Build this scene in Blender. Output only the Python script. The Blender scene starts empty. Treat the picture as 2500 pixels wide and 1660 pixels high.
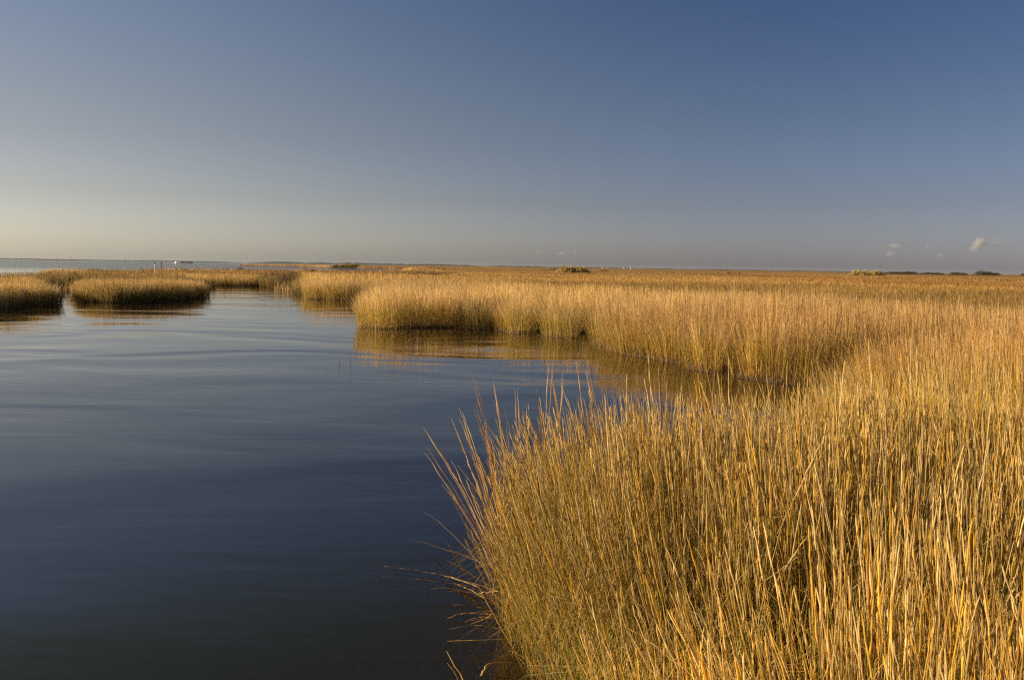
import bpy, math, random
import numpy as np
from mathutils import Matrix, Vector
random.seed(7)
rng = np.random.default_rng(11)
S = bpy.context.scene
COL = S.collection
R = math.radians
CAM_H = 2.2
F = 2165.0                       # focal length in px of the 2500 px wide picture
CX, CY = 1250.0, 830.0
ROLL = R(0.88)
PITCH = math.atan((651.3-830)/F) # negative: looks down

# ------------------------------------------------------------------ camera
cam_d = bpy.data.cameras.new('camera')
cam = bpy.data.objects.new('camera', cam_d)
COL.objects.link(cam)
cam_d.sensor_width = 36; cam_d.lens = 36*F/2500
cam_d.clip_start = 0.05; cam_d.clip_end = 60000
M = Matrix.Translation((0, 0, CAM_H)) @ (Matrix.Rotation(R(90)+PITCH, 4, 'X') @ Matrix.Rotation(ROLL, 4, 'Z'))
cam.matrix_world = M
S.camera = cam
CR = np.array(M.to_3x3())

HX = [0, 500, 900, 1300, 1900, 2500]
HY = [635.5, 638.2, 641.5, 649.0, 661.0, 674.5]
def hz(x): return float(np.interp(x, HX, HY))
def ground(x, y, z=0.0):
    """picture point (2500 px frame) to the ground, the horizon's bend taken out"""
    y = y-(hz(x)-(632+0.0154*x))
    d = CR @ np.array([(x-CX)/F, (CY-y)/F, -1.0])
    t = (z-CAM_H)/d[2]
    return (d[0]*t, d[1]*t)
def atD(x, D): return (D*(x-1250)/F, D)

# ------------------------------------------------------------------ materials
def new_mat(name):
    m = bpy.data.materials.new(name); m.use_nodes = True
    nt = m.node_tree; nt.nodes.clear()
    return m, nt, nt.nodes, nt.links
def simple(name, col, rough=0.6, metal=0.0, noise=0.15, scale=20):
    m, nt, N, L = new_mat(name)
    o = N.new('ShaderNodeOutputMaterial'); b = N.new('ShaderNodeBsdfPrincipled')
    t = N.new('ShaderNodeTexNoise'); t.inputs['Scale'].default_value = scale
    tc = N.new('ShaderNodeTexCoord'); L.new(tc.outputs['Object'], t.inputs['Vector'])
    mx = N.new('ShaderNodeMix'); mx.data_type = 'RGBA'
    mx.inputs['A'].default_value = (*[c*(1-noise) for c in col], 1)
    mx.inputs['B'].default_value = (*[min(1, c*(1+noise)) for c in col], 1)
    L.new(t.outputs['Fac'], mx.inputs['Factor']); L.new(mx.outputs['Result'], b.inputs['Base Color'])
    b.inputs['Roughness'].default_value = rough; b.inputs['Metallic'].default_value = metal
    L.new(b.outputs[0], o.inputs[0]); return m

def grass_mat(name, transl=0.45, gloss=0.25):
    m, nt, N, L = new_mat(name)
    o = N.new('ShaderNodeOutputMaterial')
    a = N.new('ShaderNodeAttribute'); a.attribute_name = 'Col'
    d = N.new('ShaderNodeBsdfPrincipled'); d.inputs['Roughness'].default_value = 0.55
    d.inputs['Specular IOR Level'].default_value = gloss
    t = N.new('ShaderNodeBsdfTranslucent')
    mx = N.new('ShaderNodeMixShader'); mx.inputs[0].default_value = transl
    g = N.new('ShaderNodeTexCoord'); n = N.new('ShaderNodeTexNoise')
    mp = N.new('ShaderNodeMapping'); mp.inputs['Scale'].default_value = (90, 90, 14)
    L.new(g.outputs['Object'], mp.inputs['Vector']); L.new(mp.outputs[0], n.inputs['Vector']); n.inputs['Scale'].default_value = 1
    r = N.new('ShaderNodeMapRange'); r.inputs['From Min'].default_value = .3; r.inputs['From Max'].default_value = .7
    r.inputs['To Min'].default_value = .78; r.inputs['To Max'].default_value = 1.18
    L.new(n.outputs['Fac'], r.inputs['Value'])
    mu = N.new('ShaderNodeVectorMath'); mu.operation = 'SCALE'
    L.new(a.outputs['Color'], mu.inputs[0]); L.new(r.outputs[0], mu.inputs['Scale'])
    L.new(mu.outputs[0], d.inputs['Base Color']); L.new(mu.outputs[0], t.inputs['Color'])
    L.new(d.outputs[0], mx.inputs[1]); L.new(t.outputs[0], mx.inputs[2]); L.new(mx.outputs[0], o.inputs[0])
    return m
M_GRASS = grass_mat('marsh_grass_blades')
M_LEAF = grass_mat('shrub_leaves', 0.2, 0.2)

# ------------------------------------------------------------------ mesh helpers
def link(name, me, parent=None):
    o = bpy.data.objects.new(name, me); COL.objects.link(o)
    if parent: o.parent = parent
    return o
def mesh_np(name, V, Q, mat, col=None, smooth=True, tris=False):
    k = 3 if tris else 4
    me = bpy.data.meshes.new(name)
    V = np.ascontiguousarray(V, dtype=np.float32); Q = np.ascontiguousarray(Q, dtype=np.int32)
    me.vertices.add(len(V)); me.vertices.foreach_set('co', V.ravel())
    me.loops.add(Q.size); me.loops.foreach_set('vertex_index', Q.ravel())
    me.polygons.add(len(Q)); me.polygons.foreach_set('loop_start', np.arange(0, Q.size, k, dtype=np.int32))
    me.update(calc_edges=True)
    if smooth: me.polygons.foreach_set('use_smooth', np.ones(len(Q), dtype=bool))
    if col is not None:
        at = me.color_attributes.new('Col', 'FLOAT_COLOR', 'POINT')
        c = np.ones((len(V), 4), dtype=np.float32); c[:, :3] = col
        at.data.foreach_set('color', c.ravel())
    me.materials.append(mat)
    return me
def tag(o, label=None, cat=None, group=None, kind=None):
    if label: o['label'] = label
    if cat: o['category'] = cat
    if group: o['group'] = group
    if kind: o['kind'] = kind
    return o
class Bag:
    """collects ribbons (2 or 3 sided) as quads"""
    def __init__(s): s.V, s.Q, s.C, s.n = [], [], [], 0
    def add(s, C, side, W, col, prism=False):
        # C (n,L,3) centre line, side (n,3), W (n,L), col (n,L,3)
        n, L, _ = C.shape
        if n == 0: return
        if prism:
            up = np.array([0, 0, 1.0]); s2 = np.cross(side, up)
            s2 /= np.maximum(np.linalg.norm(s2, axis=1, keepdims=True), 1e-6)
            offs = [side, -0.5*side+0.866*s2, -0.5*side-0.866*s2]; k = 3
            sc = 0.58
        else:
            offs = [side, -side]; k = 2; sc = 0.5
        P = np.stack([C+o[:, None, :]*W[:, :, None]*sc for o in offs], axis=2)   # n,L,k,3
        cc = np.repeat(col[:, :, None, :], k, axis=2)
        idx = s.n+np.arange(n*L*k).reshape(n, L, k)
        if prism:
            q = [np.stack([idx[:, :-1, j], idx[:, :-1, (j+1) % k], idx[:, 1:, (j+1) % k], idx[:, 1:, j]], -1).reshape(-1, 4) for j in range(k)]
            s.Q.append(np.concatenate(q))
        else:
            s.Q.append(np.stack([idx[:, :-1, 0], idx[:, :-1, 1], idx[:, 1:, 1], idx[:, 1:, 0]], -1).reshape(-1, 4))
        s.V.append(P.reshape(-1, 3)); s.C.append(cc.reshape(-1, 3)); s.n += n*L*k
    def build(s, name, mat, parent=None):
        if not s.V: return None
        return link(name, mesh_np(name, np.concatenate(s.V), np.concatenate(s.Q), mat, np.concatenate(s.C)), parent)

def vnoise(x, y, sc, seed=0):
    x = np.asarray(x)/sc+seed*17.31; y = np.asarray(y)/sc+seed*9.77
    xi = np.floor(x).astype(np.int64); yi = np.floor(y).astype(np.int64)
    fx = x-xi; fy = y-yi; fx = fx*fx*(3-2*fx); fy = fy*fy*(3-2*fy)
    def h(a, b):
        v = (a*374761393+b*668265263+seed*982451653) & 0x7fffffff
        v = ((v ^ (v >> 13))*1274126177) & 0x7fffffff
        v = v ^ (v >> 16)
        return (v & 0xffff)/65535.0
    return (h(xi, yi)*(1-fx)+h(xi+1, yi)*fx)*(1-fy)+(h(xi, yi+1)*(1-fx)+h(xi+1, yi+1)*fx)*fy

# ------------------------------------------------------------------ land outline (metres)
main = [(0.9, -8), (1.05, 0.8), (0.85, 2.4), (0.48, 3.7), (0.22, 4.7), (0.06, 5.5), (0.12, 6.0),
        (0.5, 6.55), (1.1, 6.9), (1.8, 7.3), (2.6, 8.0), (3.4, 9.3), (4.2, 11.0), (5.2, 13.0), (6.4, 14.9), (7.6, 15.7), (8.9, 16.3), (10.2, 16.6), (10.3, 17.1), (9.0, 17.2), (7.9, 17.0), (6.9, 17.7)]
main += [ground(*p) for p in [(1985, 934), (1950, 936), (1920, 920), (1900, 932), (1850, 929), (1800, 920), (1770, 898), (1752, 915), (1700, 908), (1670, 902), (1642, 892), (1600, 880), (1569, 872), (1500, 866),
         (1455, 852), (1436, 846), (1430, 815), (1422, 814), (1416, 834), (1370, 823), (1330, 822), (1322, 806), (1312, 806), (1302, 818), (1245, 817), (1214, 810), (1208, 784), (1196, 783), (1188, 803), (1130, 801), (1118, 790), (1108, 800), (1010, 800),
         (940, 800), (900, 796), (893, 786), (900, 765), (906, 745), (897, 732), (893, 729), (880, 730), (800, 730), (750, 728), (738, 722),
         (737, 712), (725, 704), (690, 701), (640, 697), (580, 697), (520, 696)]]
main += [atD(490, 72), atD(440, 64), atD(320, 60), atD(230, 62), atD(185, 66), atD(110, 66), atD(40, 62), atD(-40, 56), atD(-200, 54), atD(-500, 50), atD(-1000, 44),
         atD(-1150, 62), atD(-600, 70), atD(-150, 72), atD(20, 76), atD(95, 80), atD(108, 104), atD(190, 112), atD(330, 118), atD(368, 132), atD(480, 152), atD(610, 168),
         atD(760, 160), atD(920, 156), atD(975, 175), atD(985, 260), atD(1010, 400), atD(1030, 500), atD(950, 520), atD(870, 535), atD(780, 620), atD(700, 690), atD(620, 735), atD(582, 750),
         atD(588, 790), atD(700, 960), atD(900, 1150), atD(960, 1500), atD(1000, 3000), atD(1020, 9500), (11000, 9500), (11000, -8)]
isA = [atD(-900, 32), atD(-400, 36)]+[ground(*p) for p in [(-100, 765), (0, 756), (60, 750), (110, 744), (120, 741)]]+[atD(120, 47), atD(115, 52), atD(60, 53), atD(-60, 51), atD(-400, 47), atD(-950, 40)]
isB = [ground(*p) for p in [(190, 734), (215, 738), (260, 740), (320, 738), (380, 735), (440, 733), (480, 731), (497, 726)]]+[atD(500, 57), atD(488, 60), atD(400, 57), atD(280, 55), atD(205, 55), atD(186, 52)]
POLYS = [np.array(p, dtype=float) for p in (main, isA, isB)]
def sdf_one(P, x, y):
    best = np.full(x.shape, 1e18); nx = np.zeros_like(x); ny = np.zeros_like(x); ins = np.zeros(x.shape, bool)
    n = len(P)
    for i in range(n):
        ax, ay = P[i]; bx, by = P[(i+1) % n]
        dx, dy = bx-ax, by-ay; l2 = dx*dx+dy*dy
        t = np.clip(((x-ax)*dx+(y-ay)*dy)/l2, 0, 1)
        ex = ax+t*dx-x; ey = ay+t*dy-y; d = ex*ex+ey*ey
        m = d < best
        best = np.where(m, d, best); nx = np.where(m, ex, nx); ny = np.where(m, ey, ny)
        if ay != by:
            c = ((ay > y) != (by > y)) & (x < ax+(y-ay)*dx/dy)
            ins ^= c
    d = np.sqrt(best)
    s = np.where(ins, d, -d); inv = np.where(ins, 1, -1)/np.maximum(d, 1e-6)
    return s, nx*inv, ny*inv
def sdf(x, y):
    """signed distance to the shore (+ on land), outward normal, which outline"""
    x = np.asarray(x, float); y = np.asarray(y, float)
    out = None
    for k, P in enumerate(POLYS):
        s, a, b = sdf_one(P, x, y)
        if out is None: out = [s, a, b, np.zeros(x.shape, int)]
        else:
            m = s > out[0]
            out = [np.where(m, s, out[0]), np.where(m, a, out[1]), np.where(m, b, out[2]), np.where(m, k, out[3])]
    r = np.hypot(x, y); amp = np.clip(r/32, 0.12, 1.0)
    out[0] = out[0]+amp*((vnoise(x, y, 1.3, 3)-.5)*0.9+(vnoise(x, y, 3.6, 4)-.5)*1.0)*np.where(r > 300, 4, 1)
    return out

def height(x, y, s):
    r = np.hypot(x, y)
    near = np.exp(-np.clip(r-9, 0, None)/5.0)
    q = np.clip((s-8)/6.0, 0, 1); q = q*q*(3-2*q)
    px_ = 1250+F*x/np.maximum(y, .1)
    lft = np.clip((735-px_)/25, 0, 1)*(y > 30)*(y < 400)
    bank = 0.50*(1-q)*(1-lft)+lft*np.where(y < 62, .20, .26*vnoise(x, y, 9, 91)+.12)
    h = (0.80+bank)*(1-near)+1.20*near
    h = h*(0.78+0.20*vnoise(x, y, 1.1, 5)+0.16*vnoise(x, y, 3.1, 9)+0.16*vnoise(x, y, 7, 6))
    h *= .80+.20*np.clip(s/.9, 0, 1)
    h += 0.10*(vnoise(x, y, 35, 8)-.5)
    return h
def ground_z(x, y, s):
    r = np.hypot(x, y)
    up = np.clip((s+0.12)/0.22, 0, 1); up = up*up*(3-2*up)
    zl = 0.035+0.035*vnoise(x, y, .8, 12)+0.03*np.clip(s/10, 0, 1)
    slope = np.where(r < 9, .22, .55)
    zw = np.where(r < 9, -.05, -.10)-np.clip(-s-0.1, 0, None)*slope-np.clip(-s-.9, 0, None)*.9*(r < 9)-0.05*vnoise(x, y, .5, 13)
    zw = np.maximum(zw, -1.9)
    return zw*(1-up)+zl*up

# ------------------------------------------------------------------ mud / bed as one sheet
def polar(rmin, rmax, nr, a0, a1, na, closed=False):
    rr = np.geomspace(rmin, rmax, nr)
    aa = np.linspace(a0, a1, na)
    Rg, A = np.meshgrid(rr, aa, indexing='ij')
    return Rg*np.sin(A), Rg*np.cos(A)
def grid_faces(nr, na):
    i = np.arange(nr*na).reshape(nr, na)
    return np.stack([i[:-1, :-1], i[:-1, 1:], i[1:, 1:], i[1:, :-1]], -1)
inner = np.linspace(-R(46), R(46), 560)
outer = np.linspace(R(46), R(314), 150)[1:]
aa = np.concatenate([inner, outer]); rr = np.concatenate([[0.01], np.geomspace(0.5, 9400, 560)])
Rg, A = np.meshgrid(rr, aa, indexing='ij')
gx, gy = Rg*np.sin(A), Rg*np.cos(A)
s, _, _, _ = sdf(gx.ravel(), gy.ravel())
gz = ground_z(gx.ravel(), gy.ravel(), s)
m, nt, N, L = new_mat('marsh_mud')
o = N.new('ShaderNodeOutputMaterial'); b = N.new('ShaderNodeBsdfPrincipled'); b.inputs['Roughness'].default_value = .75
t1 = N.new('ShaderNodeTexNoise'); t1.inputs['Scale'].default_value = 22; t1.inputs['Detail'].default_value = 8
t2 = N.new('ShaderNodeTexNoise'); t2.inputs['Scale'].default_value = 2.5; t2.inputs['Detail'].default_value = 6
g = N.new('ShaderNodeTexCoord')
for t in (t1, t2): L.new(g.outputs['Object'], t.inputs['Vector'])
rp = N.new('ShaderNodeValToRGB'); rp.color_ramp.elements[0].position = .35; rp.color_ramp.elements[1].position = .68
rp.color_ramp.elements[0].color = (.018, .012, .008, 1); rp.color_ramp.elements[1].color = (.13, .075, .032, 1)
mx = N.new('ShaderNodeMath'); mx.operation = 'MULTIPLY_ADD'; mx.inputs[1].default_value = .6
ad = N.new('ShaderNodeMath'); ad.operation = 'MULTIPLY'; ad.inputs[1].default_value = .4
L.new(t2.outputs['Fac'], ad.inputs[0]); L.new(t1.outputs['Fac'], mx.inputs[0]); L.new(ad.outputs[0], mx.inputs[2]); L.new(mx.outputs[0], rp.inputs[0])
L.new(rp.outputs[0], b.inputs['Base Color'])
bp = N.new('ShaderNodeBump'); bp.inputs['Distance'].default_value = .03; L.new(t1.outputs['Fac'], bp.inputs['Height']); L.new(bp.outputs[0], b.inputs['Normal'])
L.new(b.outputs[0], o.inputs[0])
M_MUD = m
q = grid_faces(*Rg.shape)
i_ = np.arange(gz.size).reshape(Rg.shape)
wrap = np.stack([i_[:-1, -1], i_[:-1, 0], i_[1:, 0], i_[1:, -1]], -1)
me = mesh_np('ground', np.stack([gx.ravel(), gy.ravel(), gz], -1), np.concatenate([q.reshape(-1, 4), wrap]), M_MUD)
tag(link('ground', me), kind='structure')

# ------------------------------------------------------------------ water
m, nt, N, L = new_mat('creek_water')
o = N.new('ShaderNodeOutputMaterial')
geo = N.new('ShaderNodeNewGeometry')
def wave(sx, sy, rot, detail, seed, dist=0.0):
    mp = N.new('ShaderNodeMapping'); mp.inputs['Scale'].default_value = (sx, sy, 1); mp.inputs['Rotation'].default_value = (0, 0, rot); mp.inputs['Location'].default_value = (seed, seed*2.3, 0)
    n = N.new('ShaderNodeTexNoise'); n.inputs['Scale'].default_value = 1; n.inputs['Detail'].default_value = detail; n.inputs['Roughness'].default_value = .5; n.inputs['Distortion'].default_value = dist
    L.new(geo.outputs['Position'], mp.inputs['Vector']); L.new(mp.outputs[0], n.inputs['Vector']); return n.outputs['Fac']
def mul(a, k):
    mm = N.new('ShaderNodeMath'); mm.operation = 'MULTIPLY'; L.new(a, mm.inputs[0])
    if isinstance(k, float): mm.inputs[1].default_value = k
    else: L.new(k, mm.inputs[1])
    return mm.outputs[0]
def add(a, b_):
    mm = N.new('ShaderNodeMath'); mm.operation = 'ADD'; L.new(a, mm.inputs[0]); L.new(b_, mm.inputs[1]); return mm.outputs[0]
def maprange(a, f0, f1, t0, t1_):
    r = N.new('ShaderNodeMapRange'); L.new(a, r.inputs['Value'])
    for k_, v in zip(('From Min', 'From Max', 'To Min', 'To Max'), (f0, f1, t0, t1_)): r.inputs[k_].default_value = v
    return r.outputs[0]
sep = N.new('ShaderNodeSeparateXYZ'); L.new(geo.outputs['Position'], sep.inputs[0])
fine = wave(1.4, 5.5, R(6), 2, 3.0)
mid = wave(.55, 1.5, R(-9), 2, 7.0, .5)
swell = wave(.15, .30, R(20), 1, 12.0, .8)
patch = maprange(wave(.05, .14, R(15), 2, 31.0), .4, .62, .25, 1.0)
h = add(add(mul(mul(fine, patch), 0.0034), mul(mid, 0.0042)), mul(swell, 0.046))
bay = maprange(sep.outputs['Y'], 150.0, 260.0, 0.0, 1.0)           # the open bay has real chop
h = add(h, mul(mul(wave(.5, 1.1, 0.1, 4, 51.0), bay), 0.35))
bmp = N.new('ShaderNodeBump'); bmp.inputs['Strength'].default_value = 1; bmp.inputs['Distance'].default_value = 1
L.new(h, bmp.inputs['Height'])
fr = N.new('ShaderNodeFresnel'); fr.inputs['IOR'].default_value = 1.45; L.new(bmp.outputs[0], fr.inputs['Normal'])
gl = N.new('ShaderNodeBsdfGlossy'); gl.inputs['Roughness'].default_value = .03; gl.inputs['Color'].default_value = (1, 1, 1, 1); L.new(bmp.outputs[0], gl.inputs['Normal'])
tr0 = N.new('ShaderNodeBsdfTransparent'); silt = N.new('ShaderNodeBsdfDiffuse'); silt.inputs['Color'].default_value = (.30, .22, .14, 1)
trm = N.new('ShaderNodeMixShader'); trm.inputs[0].default_value = .045; L.new(tr0.outputs[0], trm.inputs[1]); L.new(silt.outputs[0], trm.inputs[2]); tr = trm
ms = N.new('ShaderNodeMixShader'); L.new(fr.outputs[0], ms.inputs[0]); L.new(tr.outputs[0], ms.inputs[1]); L.new(gl.outputs[0], ms.inputs[2])
L.new(ms.outputs[0], o.inputs['Surface'])
va = N.new('ShaderNodeVolumeAbsorption'); va.inputs['Color'].default_value = (.62, .45, .25, 1); va.inputs['Density'].default_value = 1.8
L.new(va.outputs[0], o.inputs['Volume'])
M_WATER = m
E = 9600.0
me = bpy.data.meshes.new('water')
me.from_pydata([(-E, -E, -3), (E, -E, -3), (E, E, -3), (-E, E, -3), (-E, -E, 0), (E, -E, 0), (E, E, 0), (-E, E, 0)], [],
               [(3, 2, 1, 0), (4, 5, 6, 7), (0, 1, 5, 4), (1, 2, 6, 5), (2, 3, 7, 6), (3, 0, 4, 7)])
me.materials.append(M_WATER)
tag(link('water', me), kind='structure')

# ------------------------------------------------------------------ grass
PAL = dict(straw=(.66, .455, .215), pale=(.76, .56, .32), gold=(.70, .43, .075), orange=(.50, .245, .05),
           green=(.31, .33, .035), olive=(.47, .39, .065), brown=(.26, .145, .055), stub=(.44, .29, .17))
PAL = {k: np.array(v) for k, v in PAL.items()}
def pick(n, names, w):
    w = np.array(w, float); w /= w.sum()
    return np.array([PAL[k] for k in names])[rng.choice(len(names), n, p=w)]
def grow(bag, x, y, s, nx, ny, width, L, near=False, leaves=0, leafL=4):
    n = len(x)
    if n == 0: return
    r = np.hypot(x, y)
    H = height(x, y, s)*rng.uniform(.62, 1.04, n)
    tall = rng.random(n) < np.where(r < 20, .13, .07); H = np.where(tall, H*rng.uniform(1.06, 1.26, n), H)
    z0 = ground_z(x, y, s)-.03
    edge = np.exp(-np.clip(s, 0, None)/0.45)
    # common lean of the wind, clump lean, own lean, and the fan outwards at the shore
    ca = vnoise(x, y, .9, 21)*6.28*2; cm = (.09+.12*edge)*vnoise(x, y, .7, 22)
    oa = rng.uniform(0, 6.28, n); om = np.abs(rng.normal(0, .085, n))
    lx = -.035+cm*np.cos(ca)+om*np.cos(oa)+nx*edge*.22*rng.uniform(.2, 1.4, n)
    ly = cm*np.sin(ca)*.6+om*np.sin(oa)+ny*edge*.22*rng.uniform(.2, 1.4, n)
    stray = rng.random(n) < .035
    sk = np.clip(s*1.5, .1, 1); lx = np.where(stray, lx+rng.normal(0, .28, n)*sk, lx); ly = np.where(stray, ly+rng.normal(0, .22, n)*sk, ly)
    k1 = rng.uniform(.3, 1.0, n); 
    t = np.linspace(0, 1, L)
    if near:
        t = np.array([0, .17, .34, .5, .64, .76, .82, .86, .90, .94, .97, 1.0]); L = len(t)
    T = t[None, :]
    bend = (k1[:, None]*T+(1-k1[:, None])*T**2.2)*H[:, None]
    C = np.stack([x[:, None]+lx[:, None]*bend*1.15, y[:, None]+ly[:, None]*bend*1.15, z0[:, None]+H[:, None]*T*np.sqrt(np.clip(1-.5*(lx**2+ly**2), .3, 1))[:, None]], -1)
    if near:
        kk = (rng.random(n) < .05).nonzero()[0]; ka = rng.uniform(0, 6.28, len(kk)); kt = rng.uniform(.3, .8, len(kk))   # snapped stalks
        over = np.clip(T-kt[:, None], 0, 1)*H[kk][:, None]
        C[kk, :, 0] += np.cos(ka)[:, None]*over*.8; C[kk, :, 1] += np.sin(ka)[:, None]*over*.8; C[kk, :, 2] -= over*rng.uniform(.5, 1.5, len(kk))[:, None]
        C[..., 2] = np.maximum(C[..., 2], -.05)
        wob = rng.normal(0, .0014, (n, L, 2)); C[:, 1:, :2] += wob[:, 1:]
    f = rng.uniform(0, np.pi, n); side = np.stack([np.cos(f), np.sin(f), np.zeros(n)], -1)
    W0 = width*rng.uniform(.6, 1.35, n)
    if near:
        head = rng.random(n) < .5
        prof = np.array([1, .95, .9, .82, .72, .62, .6, .55, .5, .42, .3, .12])
        jag = np.array([1, .95, .9, .82, .72, .8, 1.9, 1.1, 1.8, 1.0, 1.5, .3])
        W = W0[:, None]*np.where(head[:, None], jag, prof)
    else:
        W = W0[:, None]*(1-.50*T**2)
    inter = 1-np.exp(-np.clip(s, 0, None)/7)
    inter = np.where(r < 14, inter*.15, inter)
    top = np.where((rng.random(n) < .75-.55*inter)[:, None], pick(n, ['straw', 'pale', 'gold'], [5, 4, 2.4]), pick(n, ['gold', 'orange', 'straw', 'brown'], [5, 1.0, 2.6, 1.6]))
    midc = np.where((rng.random(n) < .62-.3*inter)[:, None], pick(n, ['olive', 'green', 'gold'], [4.5, 4, 2.6]), pick(n, ['gold', 'straw', 'orange', 'brown', 'olive'], [4, 3, .8, .9, 1.5]))
    ng = (r < 12)*(rng.random(n) < .30); midc = np.where(ng[:, None], pick(n, ['green', 'olive'], [3, 2])*1.1, midc)
    low = pick(n, ['stub', 'straw', 'brown', 'olive', 'gold'], [3, 1.5, 2, 2, 1.2])
    tone = (0.72+.5*vnoise(x, y, 12, 31))*(.80+.4*vnoise(x, y, .8, 32))*rng.uniform(.72, 1.24, n)
    patchy = vnoise(x, y*.35, 22, 33)
    warm = (.25+.75*np.clip((patchy-.42)*3.5, 0, 1))*inter
    qi = np.clip((s+3*(vnoise(x, y, 6, 35)-.5)-8)/5, 0, 1)*np.clip((r-20)/15, 0, 1)
    deep = .70+.30*np.clip((r-95-30*(vnoise(x, y, 30, 36)-.5))/50, 0, 1)      # short brown rush plus painted shade behind the bank, paler grass beyond
    tone = tone*(1.08*(1-qi)+qi*deep)
    tone = tone*(1-.30*edge*(vnoise(x, y, .55, 37) > .55))
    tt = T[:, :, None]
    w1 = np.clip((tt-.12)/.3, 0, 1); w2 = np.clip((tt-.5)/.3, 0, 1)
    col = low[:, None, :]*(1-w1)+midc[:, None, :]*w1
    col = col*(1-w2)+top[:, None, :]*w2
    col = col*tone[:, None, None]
    col = col*(1-warm[:, None, None]*np.array([.22, .38, .46]))
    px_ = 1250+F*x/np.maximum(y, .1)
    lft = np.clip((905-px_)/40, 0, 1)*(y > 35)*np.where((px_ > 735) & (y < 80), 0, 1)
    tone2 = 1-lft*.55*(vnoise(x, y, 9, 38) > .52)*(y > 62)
    tone2 = tone2*(1-.62*(px_ > 618)*(px_ < 738)*(y > 70)*(y < 112)*np.clip(1.25-1.1*np.abs(px_-690)/60, 0, 1))  # dark brush and the shaded rear bank face painted into the grass colour
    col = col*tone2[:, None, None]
    col = col*(1-lft[:, None, None]*(np.array([.46, .44, .42])*(1-1.08*tt)))  # painted shade: blades at left darkened towards their base
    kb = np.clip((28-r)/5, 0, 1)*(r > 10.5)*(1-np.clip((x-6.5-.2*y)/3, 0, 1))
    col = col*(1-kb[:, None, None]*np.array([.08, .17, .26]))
    nk = np.clip((14-r)/3, 0, 1)[:, None, None]
    col = col*(1+nk*np.array([.05, .12, -.04]))
    bk = (np.clip((r-14)/4, 0, 1)*(1-qi)*(y < 62)*(1-lft))[:, None, None]*w2       # pale seed heads along the banks
    col = col*(1-bk*.32)+np.array([.84, .61, .31])*bk*.32*tone[:, None, None]
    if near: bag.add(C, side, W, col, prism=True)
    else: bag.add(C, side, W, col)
    # leaves leave the stem and arch over
    for j in range(leaves):
        sel = rng.random(n) < (.95 if near else .7)
        m_ = sel.nonzero()[0]; k = len(m_)
        if not k: continue
        t0 = rng.uniform(.08, .72, k)
        bm = (k1[m_]*t0+(1-k1[m_])*t0**2.2)*H[m_]
        bx = x[m_]+lx[m_]*bm*1.15; by = y[m_]+ly[m_]*bm*1.15; bz = z0[m_]+H[m_]*t0
        a = rng.uniform(0, 6.28, k); Ln = rng.uniform(.12, .50, k)*(1.0 if near else 1.2)
        el = rng.uniform(.75, 1.45, k); dr = rng.uniform(0., 1.0, k)**2*1.6
        u = np.linspace(0, 1, leafL)[None, :]
        hor = Ln[:, None]*(np.cos(el)[:, None]*u+.30*dr[:, None]*u**2)
        ver = Ln[:, None]*(np.sin(el)[:, None]*u-.75*dr[:, None]*u**2.4)
        Cc = np.stack([bx[:, None]+np.cos(a)[:, None]*hor, by[:, None]+np.sin(a)[:, None]*hor, np.maximum(bz[:, None]+ver, .02)], -1)
        sd = np.stack([-np.sin(a), np.cos(a), np.zeros(k)], -1)
        tw = rng.uniform(-.9, .9, k); sd = sd*np.cos(tw)[:, None]+np.array([0, 0, 1.])*np.sin(tw)[:, None]
        Wl = (width*rng.uniform(.7, 1.3, k))[:, None]*(1-.9*u**1.3)
        tone = tone*(1+.10*np.clip((14-r)/3, 0, 1)*(j == 0))
        lc = pick(k, ['olive', 'green', 'gold', 'straw', 'orange', 'brown', 'pale'], [4.5, 4.5, 3.4, 3, .9, .6, .8])*tone[m_][:, None]
        lt = pick(k, ['gold', 'straw', 'pale', 'orange'], [2, 4, 2, 1])*tone[m_][:, None]
        cl = lc[:, None, :]*(1-u[:, :, None]**1.5)+lt[:, None, :]*u[:, :, None]**1.5
        bag.add(Cc, sd, Wl, cl)

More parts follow.
